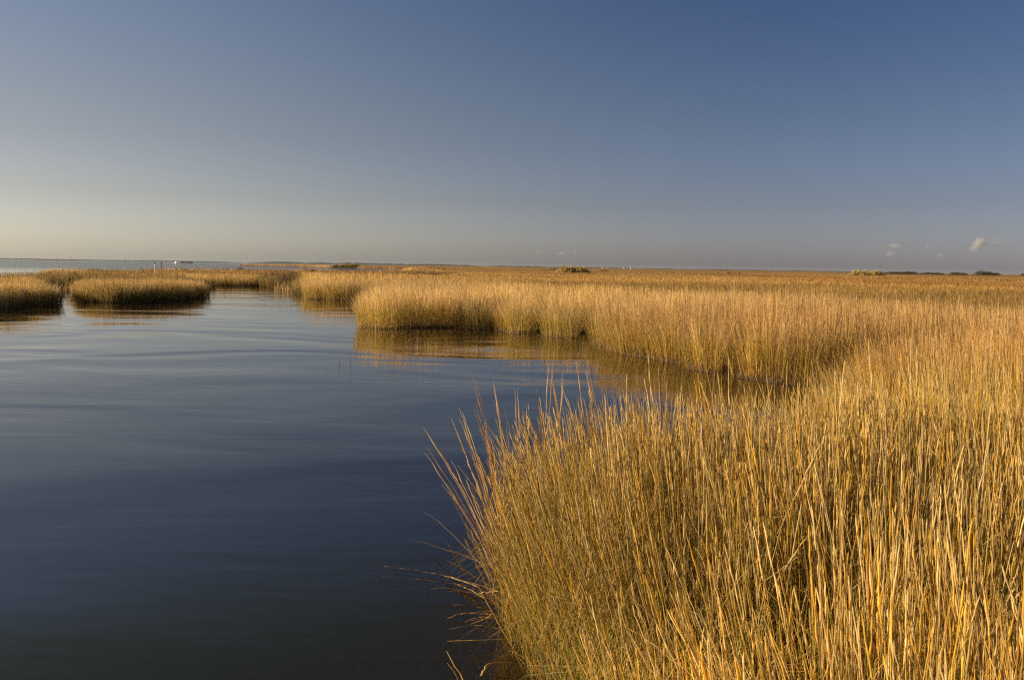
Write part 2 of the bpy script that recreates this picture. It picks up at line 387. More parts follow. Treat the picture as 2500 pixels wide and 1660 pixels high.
bags = {k: Bag() for k in ('foreground', 'bank', 'second', 'rear', 'plain', 'islandA', 'islandB', 'strip')}
def region(x, y, which):
    px = 1250+F*x/np.maximum(y, .1); D = y
    reg = np.full(x.shape, 'plain', dtype=object)
    reg[(D < 60)] = 'bank'
    reg[(D > 44) & (D < 75) & (px < 905)] = 'second'
    reg[(px < 730) & (D < 200)] = 'rear'
    reg[(D > 260) & (px < 1030)] = 'strip'
    reg[D < 11.5] = 'foreground'
    reg[which == 1] = 'islandA'; reg[which == 2] = 'islandB'
    return reg
def zone(r0, r1, dens, width, L, near=False, leaves=0, a0=-R(33), a1=R(36), edge_boost=False, smax=None, keep=None):
    area = (r1*r1-r0*r0)*(a1-a0)/2
    n = int(area*dens)
    r = np.sqrt(rng.uniform(r0*r0, r1*r1, n)); a = rng.uniform(a0, a1, n)
    x = r*np.sin(a); y = r*np.cos(a)
    s, nx, ny, w = sdf(x, y)
    ok = (s > -0.10) & (np.hypot(x, y) > 1.5)
    if smax: ok &= s < smax
    # clumps: thin out between tussocks, most at the edge
    cl = vnoise(x, y, .42, 41)*.6+vnoise(x, y, 1.1, 42)*.4
    thin = np.clip(1.0-np.exp(-np.clip(s, 0, None)/.5)*.9, .1, 1)
    near_edge = np.exp(-np.clip(s, 0, None)/.35)
    ok &= rng.random(n) < np.clip(np.clip((cl-.22)*3.2, 0.14, 1)+.25*near_edge, 0, 1)
    if keep is not None: ok &= keep(x, y)
    x, y, s, nx, ny, w = (v[ok] for v in (x, y, s, nx, ny, w))
    reg = region(x, y, w)
    for k in bags:
        m_ = reg == k
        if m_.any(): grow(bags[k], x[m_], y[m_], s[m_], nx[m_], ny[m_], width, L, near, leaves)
    print('zone', r0, r1, len(x))
zone(1.6, 8.5, 880, .0040, 12, near=True, leaves=4, a0=-R(12), a1=R(44))
zone(8.5, 15, 480, .0062, 5, leaves=1, a0=-R(33), a1=R(42))
zone(15, 32, 230, .0085, 5, leaves=1)
zone(32, 60, 85, .013, 4, leaves=1)
zone(32, 62, 150, .010, 5, leaves=1, smax=1.6)              # the banks facing the creek stand thick
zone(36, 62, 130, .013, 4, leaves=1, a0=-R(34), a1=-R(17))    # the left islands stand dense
zone(60, 110, 34, .022, 4)
zone(62, 125, 70, .018, 4, smax=1.8)
zone(110, 200, 9, .045, 4)
zone(200, 460, 1.6, .09, 3)
zone(500, 900, .25, .22, 3, a0=-R(20), a1=R(0))
LAB = dict(
    foreground=('marsh_grass', 'tall golden marsh grass nearest the camera, fanning out over the dark water'),
    bank=('marsh_grass', 'thick pale gold grass along the creek bank beyond the small cove'),
    second=('marsh_grass', 'short block of upright grass on the second bank, farther up the creek'),
    rear=('marsh_grass', 'olive and brown grass on the far side of the creek at left'),
    plain=('marsh_grass', 'orange brown grass plain running to the horizon at right'),
    islandA=('marsh_grass', 'dark based grass island cut by the left edge of the photo'),
    islandB=('marsh_grass', 'long grass island with a shaded base standing in the creek at left'),
    strip=('marsh_grass', 'thin gold grass spit across the blue bay'))

# single stems that fan out over the water at the left corner of the near clump (root, tip, in metres)
def stem(bag, root, tip, sag, w, c0, c1, L=14, head=True):
    root, tip = np.array(root, float), np.array(tip, float)
    t = np.linspace(0, 1, L)[:, None]
    C = root+(tip-root)*t; C[:, 2] += sag*4*(t[:, 0]*(1-t[:, 0])); 
    C[1:-1] += rng.normal(0, .003, (L-2, 3))
    W = w*(1-.55*t[:, 0])
    if head: W[t[:, 0] > .78] *= np.where(np.arange((t[:, 0] > .78).sum()) % 2, 1.0, 1.9)
    W[-1] *= .2
    col = np.array(c0)*(1-t)+np.array(c1)*t
    d = tip-root; sd = np.array([d[1], -d[0], 0.0]); sd /= max(np.linalg.norm(sd), 1e-6)
    bag.add(C[None], sd[None], W[None], col[None], prism=True)
def view(x, y, D):
    """point of the picture at forward distance D (metres)"""
    d = CR @ np.array([(x-CX)/F, (CY-y)/F, -1.0]); k = D/d[1]
    return np.array([d[0]*k, D, CAM_H+d[2]*k])
heroes = [((1263, 1470), (1033, 1043), 5.35), ((1262, 1475), (1043, 1093), 5.3), ((1264, 1480), (1086, 1121), 5.25), ((1262, 1440), (1120, 994), 5.5),
          ((1258, 1420), (1101, 1019), 5.5), ((1266, 1400), (1155, 909), 5.75), ((1270, 1390), (1205, 927), 5.9), ((1268, 1400), (1162, 982), 5.8),
          ((1285, 1380), (1256, 948), 6.0), ((1255, 1430), (1126, 1090), 5.4), ((1250, 1440), (1185, 1048), 5.6), ((1268, 1480), (1090, 1180), 5.2),
          ((1320, 1350), (1350, 880), 6.6), ((1345, 1350), (1375, 900), 6.7), ((1265, 1450), (1140, 1060), 5.5), ((1300, 1380), (1290, 985), 6.1),
          ((1275, 1460), (1190, 1120), 5.5), ((1272, 1500), (1150, 1150), 5.2), ((1400, 1380), (1345, 895), 6.3), ((1500, 1380), (1430, 900), 6.4),
          ((1290, 1540), (1180, 1200), 5.0), ((1300, 1580), (1190, 1290), 4.9)]
for (rx, ry), (tx, ty), D in heroes:
    for q_ in range(2):
        j = rng.normal(0, 7, 2)*(q_ > 0)
        rp_ = view(rx+j[0]*.4, ry, D); rp_[2] = 0.05
        tp = view(tx+j[0]*1.6, ty+abs(j[1])*2.5, D+rng.uniform(-.3, .2))
        stem(bags['foreground'], rp_, tp, .05+.04*rng.random(), .0066, PAL['straw'] if q_ else PAL['gold'], PAL['pale'])
for _ in range(16):
    q_ = rng.uniform(0, 1); rt = view(1262+60*q_, 1470+120*q_, 5.35-.55*q_); rt[2] = .04
    a_ = R(rng.uniform(150, 215)); l_ = rng.uniform(.35, 1.0); up_ = rng.uniform(.05, .8)
    stem(bags['foreground'], rt, rt+[math.cos(a_)*l_*.75, math.sin(a_)*l_*.5, up_*l_], .10*l_, .0055, PAL['gold'], PAL['pale'] if rng.random() < .6 else PAL['orange'], head=rng.random() < .4)
for k, bg in bags.items():
    ob = bg.build(LAB[k][0], M_GRASS)
    if ob: tag(ob, LAB[k][1], 'grass', kind='stuff')
del bags

# ------------------------------------------------------------------ closed canopy of the plain farther off
a_ = np.linspace(-R(38), R(75), 620); r_ = np.geomspace(95, 9300, 420)
Rg, A = np.meshgrid(r_, a_, indexing='ij')
x = (Rg*np.sin(A)).ravel(); y = (Rg*np.cos(A)).ravel()
s, _, _, _ = sdf(x, y)
hh = height(x, y, s)-.30*np.exp(-np.clip(Rg.ravel()-95, 0, None)/120)-.05+.25*(vnoise(x, y*.5, 60, 71)-.5)*np.clip(Rg.ravel()/400, 0, 1)
hh += .12*(vnoise(x, y, 3.0, 72)-.5)
k = np.clip((s-.3)/np.maximum(1.6, Rg.ravel()*.006), 0, 1); z = -.4+(hh+.4)*k
nr, na = Rg.shape
F4 = grid_faces(nr, na).reshape(-1, 4)
keep = (s[F4] > -2).any(axis=1)
F4 = F4[keep]
used, inv = np.unique(F4, return_inverse=True)
V = np.stack([x, y, z], -1)[used]
m, nt, N, L = new_mat('distant_grass')
o = N.new('ShaderNodeOutputMaterial'); b = N.new('ShaderNodeBsdfPrincipled'); b.inputs['Roughness'].default_value = .9; b.inputs['Specular IOR Level'].default_value = .1
geo = N.new('ShaderNodeNewGeometry')
def nz(sc, det=4):
    mp = N.new('ShaderNodeMapping'); mp.inputs['Scale'].default_value = sc
    n = N.new('ShaderNodeTexNoise'); n.inputs['Scale'].default_value = 1; n.inputs['Detail'].default_value = det
    L.new(geo.outputs['Position'], mp.inputs['Vector']); L.new(mp.outputs[0], n.inputs['Vector']); return n.outputs['Fac']
big = nz((.006, .015, 0), 5); sm = nz((1.2, 1.2, 1.2), 6)
rp = N.new('ShaderNodeValToRGB'); e = rp.color_ramp.elements
e[0].position = .3; e[0].color = (.30, .16, .055, 1); e[1].position = .7; e[1].color = (.58, .37, .13, 1)
e2 = rp.color_ramp.elements.new(.5); e2.color = (.44, .255, .085, 1)
L.new(big, rp.inputs[0])
mr = N.new('ShaderNodeMapRange'); mr.inputs['From Min'].default_value = .3; mr.inputs['From Max'].default_value = .7; mr.inputs['To Min'].default_value = .55; mr.inputs['To Max'].default_value = 1.4
L.new(sm, mr.inputs['Value'])
sc_ = N.new('ShaderNodeVectorMath'); sc_.operation = 'SCALE'; L.new(rp.outputs[0], sc_.inputs[0]); L.new(mr.outputs[0], sc_.inputs['Scale']); L.new(sc_.outputs[0], b.inputs['Base Color'])
bp = N.new('ShaderNodeBump'); bp.inputs['Distance'].default_value = .5; L.new(sm, bp.inputs['Height']); L.new(bp.outputs[0], b.inputs['Normal'])
L.new(b.outputs[0], o.inputs[0])
me = mesh_np('distant_marsh', V, inv.reshape(-1, 4), m)
tag(link('distant_marsh', me), 'even brown gold marsh far off, merging into the horizon line', 'grass', kind='stuff')

# ------------------------------------------------------------------ shrubs and reed stands
def shrub(name, label, cat, c, rx, ry, h, n, leaf, cols, group=None, z0=.1, upright=False, base=0.0, lumps=5):
    """many small leaf faces through a lumpy crown, on a few stems"""
    root = bpy.data.objects.new(name, None); COL.objects.link(root); root.location = (c[0], c[1], z0)
    tag(root, label, cat, group)
    cen = np.stack([rng.uniform(-.62, .62, lumps)*rx, rng.uniform(-.5, .5, lumps)*ry], -1)
    if upright: cen[:, 0] = np.linspace(-.62, .62, lumps)*rx
    else: cen[0] = 0
    lr = rng.uniform(.38, .62, lumps); lh = rng.uniform(.6, 1., lumps)

    j = rng.integers(0, lumps, n)
    u = rng.normal(size=(n, 3)); u /= np.linalg.norm(u, axis=1, keepdims=True); u *= rng.uniform(.35, 1, (n, 1))**.5
    P = np.stack([cen[j, 0]+u[:, 0]*lr[j]*rx, cen[j, 1]+u[:, 1]*lr[j]*ry, h*lh[j]*(base+(1-base)*np.abs(u[:, 2]))], -1)
    cc = np.array(cols)[rng.integers(0, len(cols), n)]*rng.uniform(.7, 1.25, (n, 1))
    if upright:
        Hh = leaf*rng.uniform(2.5, 6, n)
        C = np.stack([P-[0, 0, .5]*Hh[:, None], P+np.stack([rng.normal(0, .1, n)*Hh, rng.normal(0, .1, n)*Hh, .5*Hh], -1)], 1)
    else:
        d = rng.normal(size=(n, 3)); d /= np.linalg.norm(d, axis=1, keepdims=True)
        C = np.stack([P-d*leaf*.6, P+d*leaf*.6], 1)
    C[:, :, 2] = np.maximum(C[:, :, 2], 0)
    f = rng.uniform(0, 3.14, n); sd = np.stack([np.cos(f), np.sin(f), rng.normal(0, .3, n)], -1)
    W = np.stack([np.full(n, leaf), np.full(n, leaf*.5)], 1)
    bg = Bag(); bg.add(C, sd, W, np.repeat(cc[:, None], 2, axis=1)); bg.build('crown', M_LEAF, root)
    for _ in range(3 if n > 900 else 0):
        q0 = np.array([rng.uniform(-.4, .4)*rx, rng.uniform(-.4, .4)*ry, -.1]); q1 = q0*[1.3, 1.3, 0]+[0, 0, h*.7]
        sb = Bag(); f = rng.uniform(0, 3.14)
        sb.add(np.array([[q0, (q0+q1)/2+rng.normal(0, .05*h, 3), q1]]), np.array([[np.cos(f), np.sin(f), 0]]), np.full((1, 3), h*.03), np.full((1, 3, 3), .1)*[1.2, 1, .7], prism=True)
        sb.build('stem', M_LEAF, root)
    return root
REED = [(.56, .44, .14), (.47, .38, .11), (.58, .43, .16), (.38, .31, .09), (.56, .40, .13)]
DARK = [(.06, .06, .025), (.09, .07, .03), (.045, .05, .02), (.12, .09, .04)]
BRN = [(.16, .08, .04), (.22, .10, .05), (.11, .06, .03)]
GLD = [(.62, .42, .14), (.55, .37, .11), (.48, .35, .10)]
shrub('reed_stand', 'rounded olive gold stand of tall reeds rising above the plain near the centre', 'reed stand', atD(1394, 260), 4.9, 2.6, 2.75, 4200, .15, REED, 'reed stands on the plain', upright=True, lumps=9)
shrub('reed_stand', 'flat topped paler stand of reeds on the plain toward the right', 'reed stand', atD(2111, 370), 7.6, 3, 3.0, 4200, .18, REED, 'reed stands on the plain', upright=True, lumps=11)
for x_, D, rx, h_, lb in [(822, 545, 4.5, 1.9, 'low gold shrub at the left shoulder of the double mound on the spit'), (845, 548, 9, 2.9, 'broad gold mound of brush standing highest on the spit across the bay'),
                          (865, 552, 4.5, 2.7, 'dark olive round bush against the right side of the gold mound on the spit'), (905, 560, 8, 1.9, 'long low gold brush on the spit right of the double mound')]:
    shrub('shrub', lb, 'shrub', atD(x_, D), rx, 3, h_, 2600, .3, REED if 'olive' in lb else GLD, 'brush on the spit', lumps=7)
for x_, D, rx, h_, lb, c_ in [(758, 148, .6, 1.45, 'small reddish bare shrub at the edge of the blue bay', BRN), (588, 150, 1.9, 1.55, 'low dark brown brush on the grass behind the left creek', BRN),
                          (545, 132, 1.2, 1.35, 'grey brown brush in the middle of the left marsh', BRN), (155, 72, 1.7, 1.25, 'dark green rounded bush behind the gap between the two grass islands', [(.07, .08, .015), (.12, .11, .03), (.18, .14, .04)]),
                          (225, 104, 2.6, 1.3, 'flat dark green bush in front of the bay at left', [(.08, .09, .02), (.13, .12, .03)]), (345, 96, 2.0, 1.3, 'dark green bush just left of the white post', [(.06, .06, .02), (.12, .10, .03)]),
                          (690, 84.5, 3.0, 1.55, 'dark green brush on the shaded creek bank left of the second bank', [(.035, .045, .015), (.06, .06, .02)]), (655, 87, 2.0, 1.2, 'smaller dark brush left of the shaded bank brush', [(.04, .05, .015), (.08, .07, .02)])]:
    shrub('shrub', lb, 'shrub', atD(x_, D), rx, rx*.7, h_, 2600, .07, c_, 'shrubs on the left marsh')
i = 0
NTH = ['leftmost', 'second from the left', 'middle', 'second from the right', 'rightmost']
for x_ in (1748, 1772, 1778, 1788, 1800):
    shrub('shrub', NTH[i]+' of five tiny dark shrubs in a row on the plain', 'shrub', atD(x_, 300+3*i), .55+.35*(i == 2), .5, 1.9+.4*(i == 2), 260, .12, BRN, 'tiny dark shrubs on the plain'); i += 1
shrub('shrub', 'lone dark speck of a shrub between the buildings and the five tiny shrubs', 'shrub', atD(1633, 300), .4, .4, 1.7, 160, .12, BRN)
for x_, D, rx, h_, lb in [(1340, 420, 5, 1.9, 'low dark scrub just left of the rounded reed stand'), (1469, 420, 3, 1.6, 'low dark scrub below the white buildings')]:
    shrub('shrub', lb, 'shrub', atD(x_, D), rx, 2.5, h_, 900, .2, DARK, 'low dark scrub on the plain')
TH = [(2175, 2.6, 24, 'first and leftmost dark thicket right of the flat reed stand'), (2212, 3.2, 30, 'thin dark thicket second right of the flat reed stand'), (2262, 2.4, 22, 'pale low thicket in the gap of the right horizon'),
      (2282, 2.2, 14, 'small dark thicket ending the first horizon row'), (2330, 2.8, 26, 'dark thicket at the left foot of the tallest horizon scrub'), (2385, 5.2, 26, 'tallest dark thicket on the right horizon, below the largest cloud'),
      (2418, 3.6, 16, 'dark thicket on the right shoulder of the tallest horizon scrub'), (2496, 3.4, 10, 'dark thicket cut by the right edge of the photo')]
for x_, h_, rx, lb in TH:
    shrub('thicket', lb, 'thicket', atD(x_, 900), rx*.55, 9, h_+.9, 2600, .5, DARK+[(.16, .12, .05)], 'thickets on the right horizon', lumps=8)

# ------------------------------------------------------------------ far shores
def ridge(name, label, x0, x1, D, h0, h1, col, kind, cat='trees', thick=60, n=160, z0=0.0, seed=1, taper=True):
    xs = np.linspace(x0, x1, n); t = np.linspace(0, 1, n)
    px_ = D*(xs-1250)/F
    hv = h0+(h1-h0)*(vnoise(xs, xs*0, (x1-x0)/9, seed)*.6+vnoise(xs, xs*0, (x1-x0)/40, seed+1)*.4)
    if taper: hv = hv*np.clip(np.minimum(t, 1-t)*12, .15, 1)
    rows = [(-thick, 0), (-thick*.8, .55), (-thick*.45, .85), (0, 1), (thick*.5, .8), (thick, 0)]
    V = np.concatenate([np.stack([px_, np.full(n, D)+dy+rng.normal(0, thick*.06, n), z0-.3+(hv+.3)*k_+rng.normal(0, .06, n)*hv*(k_ > 0)], -1) for dy, k_ in rows])
    me = mesh_np(name, V, grid_faces(len(rows), n)[:, ::-1].reshape(-1, 4)[:, ::-1], simple(name+'_cover', col, .9, 0, .5, .05), smooth=False)
    o = link(name, me); tag(o, label, cat, kind=kind); return o
ridge('distant_treeline', 'thin grey line of trees on the far shore along the left horizon', -420, 620, 8200, 5, 10, (.035, .04, .03), 'stuff', seed=5, n=400)
ridge('distant_treeline', 'blue grey line of trees on the horizon behind the grass spit', 600, 1180, 7600, 6, 17, (.03, .038, .03), 'stuff', seed=8, n=300, z0=1)
ridge('distant_treeline', 'dark broken tree line on the horizon behind the plain at centre', 1180, 1560, 6000, 2, 9, (.035, .04, .025), 'stuff', seed=11, n=240, z0=1)
ridge('distant_treeline', 'faint low tree line on the horizon behind the plain at right', 1540, 2160, 5200, 1, 6, (.04, .04, .025), 'stuff', seed=15, n=240, z0=1)
ridge('distant_island', 'low brown island on the horizon at far left', 88, 192, 3900, 1.6, 3.2, (.11, .07, .035), 'structure', thick=40, seed=21, n=60)
ridge('distant_island', 'small low island with brush right of the white boat', 441, 470, 1900, .9, 3.4, (.10, .08, .05), 'structure', thick=12, seed=24, n=30)

# ------------------------------------------------------------------ small man-made things
def prim(name, verts, faces, mat, parent=None):
    me = bpy.data.meshes.new(name); me.from_pydata(verts, [], faces); me.materials.append(mat); me.update()
    return link(name, me, parent)
def tube(name, pts, rad, mat, parent=None, k=8):
    V, Fc = [], []
    for i, (x_, y_, z_) in enumerate(pts):
        for j in range(k):
            a = 2*math.pi*j/k; V.append((x_+rad[i]*math.cos(a), y_+rad[i]*math.sin(a), z_))
    for i in range(len(pts)-1):
        for j in range(k): Fc.append((i*k+j, i*k+(j+1) % k, (i+1)*k+(j+1) % k, (i+1)*k+j))
    Fc.append(tuple(range(k))[::-1]); Fc.append(tuple((len(pts)-1)*k+j for j in range(k)))
    return prim(name, V, Fc, mat, parent)
def box(name, a, b_, mat, parent=None):
    (x0, y0, z0), (x1, y1, z1) = a, b_
    return prim(name, [(x0, y0, z0), (x1, y0, z0), (x1, y1, z0), (x0, y1, z0), (x0, y0, z1), (x1, y0, z1), (x1, y1, z1), (x0, y1, z1)],
                [(3, 2, 1, 0), (4, 5, 6, 7), (0, 1, 5, 4), (1, 2, 6, 5), (2, 3, 7, 6), (3, 0, 4, 7)], mat, parent)
M_WHITE = simple('white_paint', (.86, .85, .82), .5, 0, .03); M_DARKM = simple('dark_wood', (.07, .055, .045), .8); M_ROOF = simple('grey_roof', (.22, .2, .19), .8)
M_GLASSD = simple('dark_glass', (.03, .035, .04), .2)
def empty(name, loc, label, cat, group=None):
    o = bpy.data.objects.new(name, None); COL.objects.link(o); o.location = loc; tag(o, label, cat, group); return o
p = atD(378, 92)
t = empty('marker_post', (p[0], p[1], 0), 'slim white post with a dark cap standing in the left marsh', 'post')
tube('pole', [(0, 0, -.3), (.01, 0, 1.0), (0, 0, 1.94)], [.05, .045, .045], M_WHITE, t); tube('cap', [(0, 0, 1.94), (0, 0, 2.04), (0, 0, 2.08)], [.075, .075, .04], M_DARKM, t)
p = atD(394, 172)
t = empty('marker_post', (p[0], p[1], 0), 'short dark post at the edge of the bay right of the white post', 'post')
tube('pole', [(0, 0, -.5), (0, 0, 1.75)], [.07, .06], M_DARKM, t); tube('cap', [(0, 0, 1.75), (0, 0, 1.98)], [.14, .12], M_DARKM, t)
wh = ['leftmost channel marker on the left horizon', 'channel marker over the low brown island', 'channel marker at the right end of the brown island', 'lone channel marker halfway to the white boat', 'tiny channel marker between the boat and the grass spit', 'wide dark channel marker above the grass spit']
for (x_, hh_), lb in zip([(75, 8), (141, 8), (174, 11), (307, 8), (493, 5), (607, 6)], wh):
    D = 2600; p = atD(x_, D)
    t = empty('channel_marker', (p[0], p[1], 0), 'dark '+lb if 'dark' not in lb else lb, 'channel marker', 'channel markers on the bay')
    tube('pole', [(0, 0, -1), (0, 0, hh_-2)], [.35, .3], M_DARKM, t)
    box('board', (-.7, -.15, hh_-2.6), (.7, .15, hh_-.9), M_DARKM, t)
# boat
p = atD(430, 1250)
bt = empty('boat', (p[0], p[1], 0), 'small white motor boat with a cabin on the bay near the horizon', 'boat'); bt.rotation_euler = (0, 0, R(-38))
prim('hull', [(-3.6, -1.2, .9), (1.8, -1.25, 1.0), (3.9, 0, 1.45), (1.8, 1.25, 1.0), (-3.6, 1.2, .9), (-3.4, -.8, -.2), (1.5, -.8, -.2), (3.0, 0, -.1), (1.5, .8, -.2), (-3.4, .8, -.2)],
     [(0, 1, 6, 5), (1, 2, 7, 6), (2, 3, 8, 7), (3, 4, 9, 8), (4, 0, 5, 9), (4, 3, 2, 1, 0), (5, 6, 7, 8, 9)], M_WHITE, bt)
prim('cabin', [(-.9, -.85, 1.0), (1.7, -.85, 1.0), (1.7, .85, 1.0), (-.9, .85, 1.0), (-.7, -.75, 2.5), (1.0, -.75, 2.5), (1.0, .75, 2.5), (-.7, .75, 2.5)],
     [(3, 2, 1, 0), (4, 5, 6, 7), (0, 1, 5, 4), (1, 2, 6, 5), (2, 3, 7, 6), (3, 0, 4, 7)], M_WHITE, bt)
box('window', (-.55, -.87, 1.75), (.95, -.82, 2.2), M_GLASSD, bt)
box('roof', (-1.4, -1, 2.5), (1.4, 1, 2.62), M_WHITE, bt)
tube('mast', [(0, 0, 2.62), (0, 0, 4.3)], [.06, .04], M_DARKM, bt)
# houses on the horizon
for x_, w, h_, lb in [(1469, 11, 7, 'pale house at the left end of the horizon buildings'), (1480, 8, 6, 'small white house right beside the leftmost horizon house'), (1521, 7, 5, 'tiny white house in the middle of the centre horizon'), (1537, 7, 8, 'tallest narrow white house right of the other horizon houses')]:
    D = 2900; p = atD(x_, D)
    hs = empty('house', (p[0], p[1], 1.0), lb, 'house', 'houses on the horizon')
    a = w*.36; d_ = 4; h_ *= .8
    box('wall', (-a, -d_, -1), (a, d_, h_*.7), M_WHITE, hs)
    prim('roof', [(-a-.3, -d_-.3, h_*.7+.003), (a+.3, -d_-.3, h_*.7+.003), (a+.3, d_+.3, h_*.7+.003), (-a-.3, d_+.3, h_*.7+.003), (-a-.3, 0, h_), (a+.3, 0, h_)],
         [(0, 1, 5, 4), (2, 3, 4, 5), (1, 2, 5), (3, 0, 4), (3, 2, 1, 0)], M_ROOF, hs)
    for k in (-.5, .5): box('window', (k*a-.5, -d_-.05, h_*.3), (k*a+.5, -d_+.02, h_*.3+1.4), M_GLASSD, hs)

# ------------------------------------------------------------------ loose reeds in and over the water
def reed(label, pts, w, c0, c1, group, name='loose_reed', L=None):
    P = np.array(pts, float); n = len(P)
    tt = np.linspace(0, n-1, max(8, 4*n)); C = np.stack([np.interp(tt, np.arange(n), P[:, k]) for k in range(3)], -1)
    C[1:-1] += rng.normal(0, .0025, (len(C)-2, 3))
    base = C[0].copy(); C -= base
    u = np.linspace(0, 1, len(C)); W = w*(1-.6*u); col = np.array(c0)*(1-u[:, None])+np.array(c1)*u[:, None]
    d = C[-1]-C[0]; sd = np.cross(d, [0, 0, 1.]) if np.hypot(d[0], d[1]) > .3*abs(d[2]) else np.array([1., .2, 0]); sd /= np.linalg.norm(sd)
    bg = Bag(); bg.add(C[None], sd[None], W[None], col[None], prism=True)
    o = bg.build(name, M_GRASS); o.location = base; tag(o, label, 'reed', group); return o
def gp(x_, y_, z_=0.012): a = ground(x_, y_, z_); return (a[0], a[1], z_)
G1 = 'thin reeds standing in open water'
for lb, (x0, y0), (x1, y1), w in [('bent thin reed in open water, leftmost of the group', (829, 887), (824, 845), .012), ('short forked reed beside the leftmost reed in the water', (827, 880), (832, 862), .009), ('straight thin reed second from the left in open water', (855, 887), (856, 842), .01),
                                  ('tallest thin reed standing alone in open water before the bank', (959, 890), (959, 846), .012), ('faint short reed right of the tallest lone reed', (972, 882), (973, 856), .008), ('tiny slanting reed lying low between the lone reeds', (884, 876), (895, 867), .012),
                                  ('pale upright stalk in the water off the left tip of the bank', (888, 800), (887, 778), .02), ('short stalk in the water before the second bank', (860, 776), (860, 766), .02)]:
    g0 = ground(x0, y0); D = g0[1]; b0 = (g0[0], D, -.06); yc = y1-(hz(x1)-(632+.0154*x1)); tp = view(x1, yc, D)
    reed(lb, [b0, tuple((np.array(b0)+tp)/2+[.01, 0, 0]), tuple(tp)], w, PAL['straw'], PAL['pale'], G1)
G2 = 'reeds lying on the dark water'
L2 = [('long orange brown reed trailing left on the dark water', [gp(1235, 1452, .10), gp(1160, 1425, .05), gp(1080, 1402), gp(990, 1388), gp(900, 1378, .006)], .007, PAL['orange'], PAL['brown']),
      ('bright flat golden leaf on the water at the end of the trailing reeds', [gp(1166, 1432, .04), gp(1130, 1418, .03), gp(1085, 1406, .02)], .017, PAL['straw'], PAL['gold']),
      ('pale curved broken reed sticking out over the water from the clump foot', [gp(1248, 1452, .12), gp(1205, 1443, .11), gp(1166, 1449, .06)], .012, PAL['pale'], PAL['pale']),
      ('lower dark reed trailing beside the long orange one', [gp(1200, 1440, .03), gp(1120, 1428), gp(1040, 1414), gp(930, 1406, .004)], .006, PAL['brown'], PAL['brown']),
      ('thin reed reaching left over the water above the trailing reeds', [gp(1185, 1378, .16), gp(1120, 1350, .10), gp(1055, 1330, .04), gp(1000, 1314, .005)], .007, PAL['orange'], PAL['brown']),
      ('short green gold leaf among the trailing reeds', [gp(1180, 1460, .02), gp(1150, 1440, .03), gp(1110, 1425, .01)], .010, PAL['olive'], PAL['gold']),
      ('small crooked reed lying on the water below the trailing reeds', [gp(1200, 1500, .006), gp(1125, 1497, .02), gp(1092, 1510, .004)], .008, PAL['orange'], PAL['gold']),
      ('short floating reed pointing at the clump foot', [gp(1205, 1498, .03), gp(1175, 1514, .01)], .007, PAL['gold'], PAL['straw']),
      ('bent reed with an orange tip above the submerged bank', [gp(1174, 1650, .01), gp(1190, 1621, .06), gp(1240, 1618, .03)], .007, PAL['straw'], PAL['orange']),
      ('slanting thin stem rising from the sunken bank past the clump foot', [gp(1300, 1655, -.05), tuple(view(1225, 1540, 5.0)), tuple(view(1170, 1440, 5.3))], .0075, PAL['brown'], PAL['gold'])]
for lb, pts, w, c0, c1 in L2: reed(lb, [(p_[0], p_[1], p_[2]+.012) for p_ in pts], w*1.6, c0, c1, G2)
a = view(1150, 1690, 3.6); b1 = view(1090, 1588, 3.75)
reed('thick golden reed poking up at the bottom edge of the dark water', [(a[0]+.12, 3.35, -.3), tuple(a), tuple(b1)], .011, PAL['gold'], PAL['straw'], 'reeds at the bottom edge')
a = view(1120, 1655, 3.9); b1 = view(1092, 1618, 4.0)
reed('thin dim reed just left of the thick one at the bottom edge', [(a[0]+.15, 3.6, -.2), tuple(a), tuple(b1)], .006, PAL['brown'], PAL['straw'], 'reeds at the bottom edge')
g0 = ground(1310, 818, .1); g1 = ground(1385, 822, .1)
reed('pale horizontal bundle of fallen reeds at the foot of the main bank', [(g0[0], g0[1], .14), ((g0[0]+g1[0])/2, g0[1]-.1, .10), (g1[0], g1[1]-.2, .12)], .06, PAL['pale'], PAL['straw'], 'fallen reeds', 'fallen_reeds')
g0 = ground(1420, 832, .1)
reed('small pale fallen reed right of the horizontal bundle', [(g0[0]-.25, g0[1]-.3, .16), (g0[0], g0[1]-.35, .09), (g0[0]+.2, g0[1]-.3, .12)], .035, PAL['pale'], PAL['straw'], 'fallen reeds', 'fallen_reeds')
# sparse stalks in the shallow corner of the creek
sb = Bag(); n = 150
pts = [ground(rng.uniform(668, 742), rng.uniform(698, 714)) for _ in range(n)]+[ground(rng.uniform(133, 178), rng.uniform(722, 733)) for _ in range(70)]
pts = np.array(pts); n = len(pts)
Hs = rng.uniform(.35, 1.0, n); ln = rng.normal(0, .22, (n, 2)); T = np.linspace(0, 1, 4)[None, :]
C = np.stack([pts[:, :1]+ln[:, :1]*T*Hs[:, None], pts[:, 1:]+ln[:, 1:]*T*Hs[:, None], -.2+(Hs[:, None]+.2)*T], -1)
f = rng.uniform(0, 3.14, n); cc = pick(n, ['straw', 'pale', 'gold', 'stub'], [3, 2, 2, 2])
sb.add(C, np.stack([np.cos(f), np.sin(f), np.zeros(n)], -1), np.full((n, 4), .02)*(1-.6*T), np.repeat(cc[:, None], 4, axis=1))
tag(sb.build('sparse_reeds', M_GRASS), 'sparse pale stalks standing in the shallows of the creek gaps', 'reeds', kind='stuff')
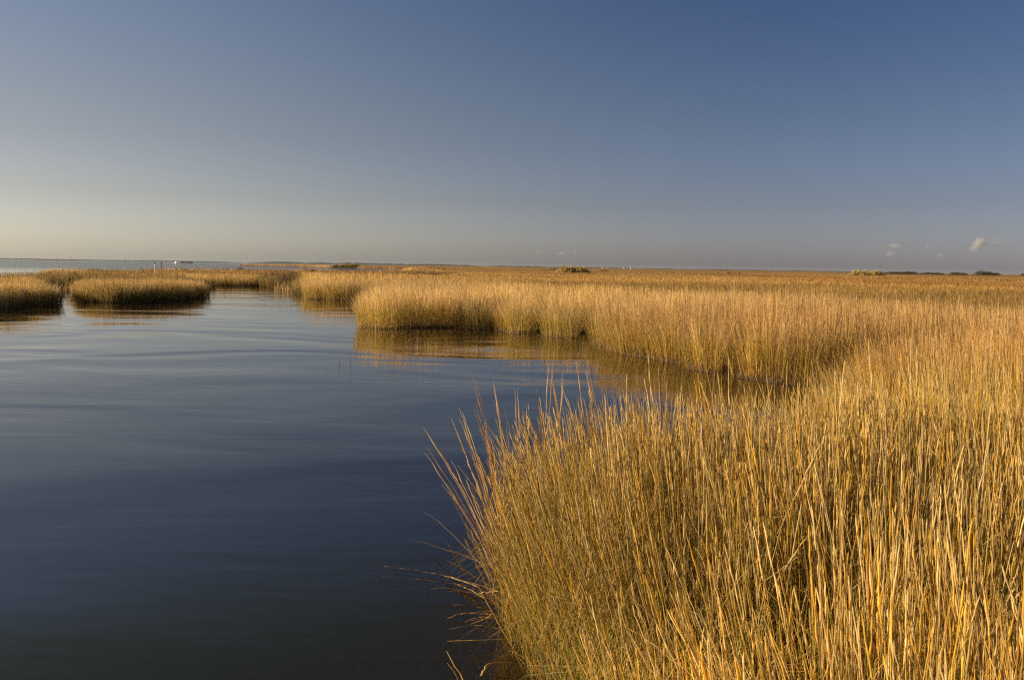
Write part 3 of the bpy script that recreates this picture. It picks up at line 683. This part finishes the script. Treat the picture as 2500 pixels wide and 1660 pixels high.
# drowned weed on the shallow shelf at the bottom
sb = Bag(); n = 5200
wx = rng.uniform(1085, 1330, n*2); wy = rng.uniform(1440, 1700, n*2)
P = np.array([ground(a_, b_) for a_, b_ in zip(wx, wy)]); s, _, _, _ = sdf(P[:, 0], P[:, 1])
ok = (s > -.8) & (s < .05) & (rng.random(len(s)) < np.clip(vnoise(P[:, 0], P[:, 1], .12, 61)*2-.5, .1, 1)); P = P[ok]; s = s[ok]; n = len(P)
zz = ground_z(P[:, 0], P[:, 1], s)+.01
a = rng.uniform(0, 6.28, n); ln = rng.uniform(.02, .09, n)
C = np.stack([np.stack([P[:, 0], P[:, 1], zz], -1), np.stack([P[:, 0]+np.cos(a)*ln*.5, P[:, 1]+np.sin(a)*ln*.5, np.minimum(zz+ln*.5, .004)], -1), np.stack([P[:, 0]+np.cos(a)*ln, P[:, 1]+np.sin(a)*ln, np.minimum(zz+ln*.3, .002)], -1)], 1)
cc = pick(n, ['brown', 'stub', 'olive', 'orange'], [4, 3, 2, 1])
sb.add(C, np.stack([-np.sin(a), np.cos(a), np.zeros(n)], -1), np.full((n, 3), .004), np.repeat(cc[:, None], 3, axis=1))
tag(sb.build('drowned_weed', M_GRASS), 'brown drowned weed on the shallow shelf at the foot of the near clump', 'weed', kind='stuff')

# ------------------------------------------------------------------ clouds: real puffs of vapour low over the right horizon
def cloud_mat(i, dens):
    m, nt, N, L = new_mat('cloud_vapour')
    o = N.new('ShaderNodeOutputMaterial'); v = N.new('ShaderNodeVolumePrincipled'); v.inputs['Color'].default_value = (1, 1, 1, 1); v.inputs['Anisotropy'].default_value = .3
    tc = N.new('ShaderNodeTexCoord'); ln = N.new('ShaderNodeVectorMath'); ln.operation = 'LENGTH'; L.new(tc.outputs['Object'], ln.inputs[0])
    n = N.new('ShaderNodeTexNoise'); n.inputs['Scale'].default_value = 1.9; n.inputs['Detail'].default_value = 5
    ofs = N.new('ShaderNodeVectorMath'); ofs.operation = 'ADD'; ofs.inputs[1].default_value = (i*3.7, i*1.3, 0); L.new(tc.outputs['Object'], ofs.inputs[0]); L.new(ofs.outputs[0], n.inputs['Vector'])
    a = N.new('ShaderNodeMath'); a.operation = 'MULTIPLY_ADD'; a.inputs[1].default_value = 1.7; L.new(n.outputs['Fac'], a.inputs[0])
    b_ = N.new('ShaderNodeMath'); b_.operation = 'SUBTRACT'; b_.inputs[0].default_value = -.12; L.new(ln.outputs['Value'], b_.inputs[1]); L.new(b_.outputs[0], a.inputs[2])
    r = N.new('ShaderNodeMapRange'); L.new(a.outputs[0], r.inputs['Value']); r.inputs['From Min'].default_value = 0.; r.inputs['From Max'].default_value = .75; r.inputs['To Min'].default_value = 0; r.inputs['To Max'].default_value = dens
    L.new(r.outputs[0], v.inputs['Density']); L.new(v.outputs[0], o.inputs['Volume']); return m
CL = [(2390, 598, 17, 19, .022, 'largest cloud, a pale upright puff over the right horizon'), (2378, 611, 16, 9, .010, 'soft foot of vapour below the largest cloud'), (2428, 600, 30, 9, .003, 'thin hazy veil of cloud trailing right of the largest puff'),
      (2184, 602, 19, 7, .008, 'small flat cloud, upper of the pair left on the right sky'), (2172, 621, 14, 9, .008, 'dim puff of cloud under the small flat one'), (2264, 605, 8, 6, .009, 'tiny round cloud midway between the flat one and the largest'),
      (2293, 626, 15, 7, .006, 'faint low cloud below and right of the tiny round one'), (2435, 586, 18, 3, .004, 'thin streak of cloud at the top right of the largest puff'), (1313, 615, 6, 5, .006, 'leftmost tiny cloud above the rounded reed stand'),
      (1370, 616, 14, 4, .005, 'faint streak of cloud above the middle of the reed stand'), (1405, 615, 7, 4, .006, 'tiny cloud above the right side of the reed stand')]
for i, (x_, y_, rx, ry, dn, lb) in enumerate(CL):
    D = 14000; yl = 632+.0154*x_; yy = y_-(hz(x_)-yl)
    c = view(x_, yy, D)
    bpy.ops.mesh.primitive_ico_sphere_add(subdivisions=3, radius=1)
    o = bpy.context.object; o.name = 'cloud'; o.data.name = 'cloud'
    for v in o.data.vertices:
        v.co *= .9+.25*float(vnoise(v.co.x+i, v.co.y+v.co.z*1.7, .4, 80+i))
    o.location = c; k = D/F
    o.scale = (rx*k*1.25, rx*k*.9, ry*k*1.25)
    o.data.materials.append(cloud_mat(i, dn)); tag(o, lb, 'cloud', 'clouds low over the marsh')

# ------------------------------------------------------------------ the air between here and the far shores
m, nt, N, L = new_mat('haze_air')
o = N.new('ShaderNodeOutputMaterial'); v = N.new('ShaderNodeVolumePrincipled')
v.inputs['Color'].default_value = (.62, .70, .85, 1); v.inputs['Density'].default_value = 2.2e-5
L.new(v.outputs[0], o.inputs['Volume'])
E2 = 9900.0; me = bpy.data.meshes.new('haze')
me.from_pydata([(-E2, -E2, -4), (E2, -E2, -4), (E2, E2, -4), (-E2, E2, -4), (-E2, -E2, 26), (E2, -E2, 26), (E2, E2, 26), (-E2, E2, 26)], [],
               [(3, 2, 1, 0), (4, 5, 6, 7), (0, 1, 5, 4), (1, 2, 6, 5), (2, 3, 7, 6), (3, 0, 4, 7)])
me.materials.append(m); tag(link('haze', me), kind='stuff')

# ------------------------------------------------------------------ light
SUN_AZ, SUN_EL = R(-93), R(13)
sd = Vector((math.sin(SUN_AZ)*math.cos(SUN_EL), math.cos(SUN_AZ)*math.cos(SUN_EL), math.sin(SUN_EL)))
ld = bpy.data.lights.new('sun', 'SUN'); ld.energy = 5.0; ld.angle = R(.5); ld.color = (1, .79, .50)
lo = bpy.data.objects.new('sun', ld); COL.objects.link(lo); lo.rotation_euler = sd.to_track_quat('Z', 'Y').to_euler(); lo.location = (0, 0, 50)
w = bpy.data.worlds.new('World'); S.world = w; w.use_nodes = True
nt = w.node_tree; N, L = nt.nodes, nt.links; N.clear()
out = N.new('ShaderNodeOutputWorld'); bg = N.new('ShaderNodeBackground'); sky = N.new('ShaderNodeTexSky'); sky.sky_type = 'NISHITA'
sky.sun_disc = False; sky.sun_elevation = SUN_EL; sky.sun_rotation = SUN_AZ; sky.air_density = 1.0; sky.dust_density = 1.0; sky.ozone_density = 1.0
bg.inputs['Strength'].default_value = .05
# evening haze and the darker band at right angles to the sun, by direction of the sky
tcw = N.new('ShaderNodeTexCoord'); sx = N.new('ShaderNodeSeparateXYZ'); L.new(tcw.outputs['Generated'], sx.inputs[0])
def ramp(stops):
    r = N.new('ShaderNodeValToRGB'); r.color_ramp.interpolation = 'EASE' if len(stops) < 3 else 'LINEAR'
    e = r.color_ramp.elements
    for i_, (p_, c_) in enumerate(stops):
        el = e[i_] if i_ < 2 else e.new(p_)
        el.position = p_; el.color = (*c_, 1)
    return r
K = 3.0
V_ = ramp([(0, (.98/K, 1.07/K, 1.98/K)), (1, (.34/K, .39/K, .52/K)), (.07, (.71/K, .725/K, 1.14/K)), (.16, (.60/K, .64/K, .92/K)), (.29, (.42/K, .52/K, .85/K)), (.33, (.37/K, .44/K, .60/K)), (.38, (.30/K, .34/K, .35/K))])
L.new(sx.outputs['Z'], V_.inputs[0])
K2 = 3.0                                                                              # towards the sun
P_ = ramp([(p_, tuple(v_/K2 for v_ in c_)) for p_, c_ in [(0, (.81, .91, .57)), (1, (1.8, 1.4, .9)), (.06, (.88, .75, .38)), (.13, (.97, .62, .21)), (.27, (1.55, 1.0, .45)), (.38, (2.6, 2.1, 1.35))]]); L.new(sx.outputs['Z'], P_.inputs[0])
gx_ = N.new('ShaderNodeMapRange'); gx_.interpolation_type = 'SMOOTHSTEP'
for k_, v_ in zip(('From Min', 'From Max', 'To Min', 'To Max'), (.34, -.56, 0, 1)): gx_.inputs[k_].default_value = v_
L.new(sx.outputs['X'], gx_.inputs['Value'])
def vm(op, a, b=None, sc=None, vec=None):
    n = N.new('ShaderNodeVectorMath'); n.operation = op; L.new(a, n.inputs[0])
    if b is not None: L.new(b, n.inputs[1])
    if vec is not None: n.inputs[1].default_value = vec
    if sc is not None:
        if isinstance(sc, float): n.inputs['Scale'].default_value = sc
        else: L.new(sc, n.inputs['Scale'])
    return n.outputs[0]
pol = vm('ADD', vm('SCALE', vm('SCALE', P_.outputs[0], sc=K2), sc=gx_.outputs[0]), vec=(1, 1, 1))
fin = vm('MULTIPLY', vm('MULTIPLY', sky.outputs[0], V_.outputs[0]), pol); fin = vm('SCALE', fin, sc=K)
L.new(fin, bg.inputs['Color']); L.new(bg.outputs[0], out.inputs[0])

# ------------------------------------------------------------------ render settings
S.view_settings.view_transform = 'Standard'; S.view_settings.look = 'None'; S.view_settings.exposure = 0.70; S.view_settings.gamma = 1
S.render.engine = 'CYCLES'; S.cycles.max_bounces = 8; S.cycles.diffuse_bounces = 3; S.cycles.transparent_max_bounces = 12; S.cycles.volume_bounces = 1
S.cycles.use_denoising = False; S.cycles.volume_max_steps = 64; S.cycles.caustics_reflective = False; S.cycles.caustics_refractive = False
S.cycles.filter_width = 1.3; S.cycles.sample_clamp_direct = 1.8; S.cycles.sample_clamp_indirect = 1.0
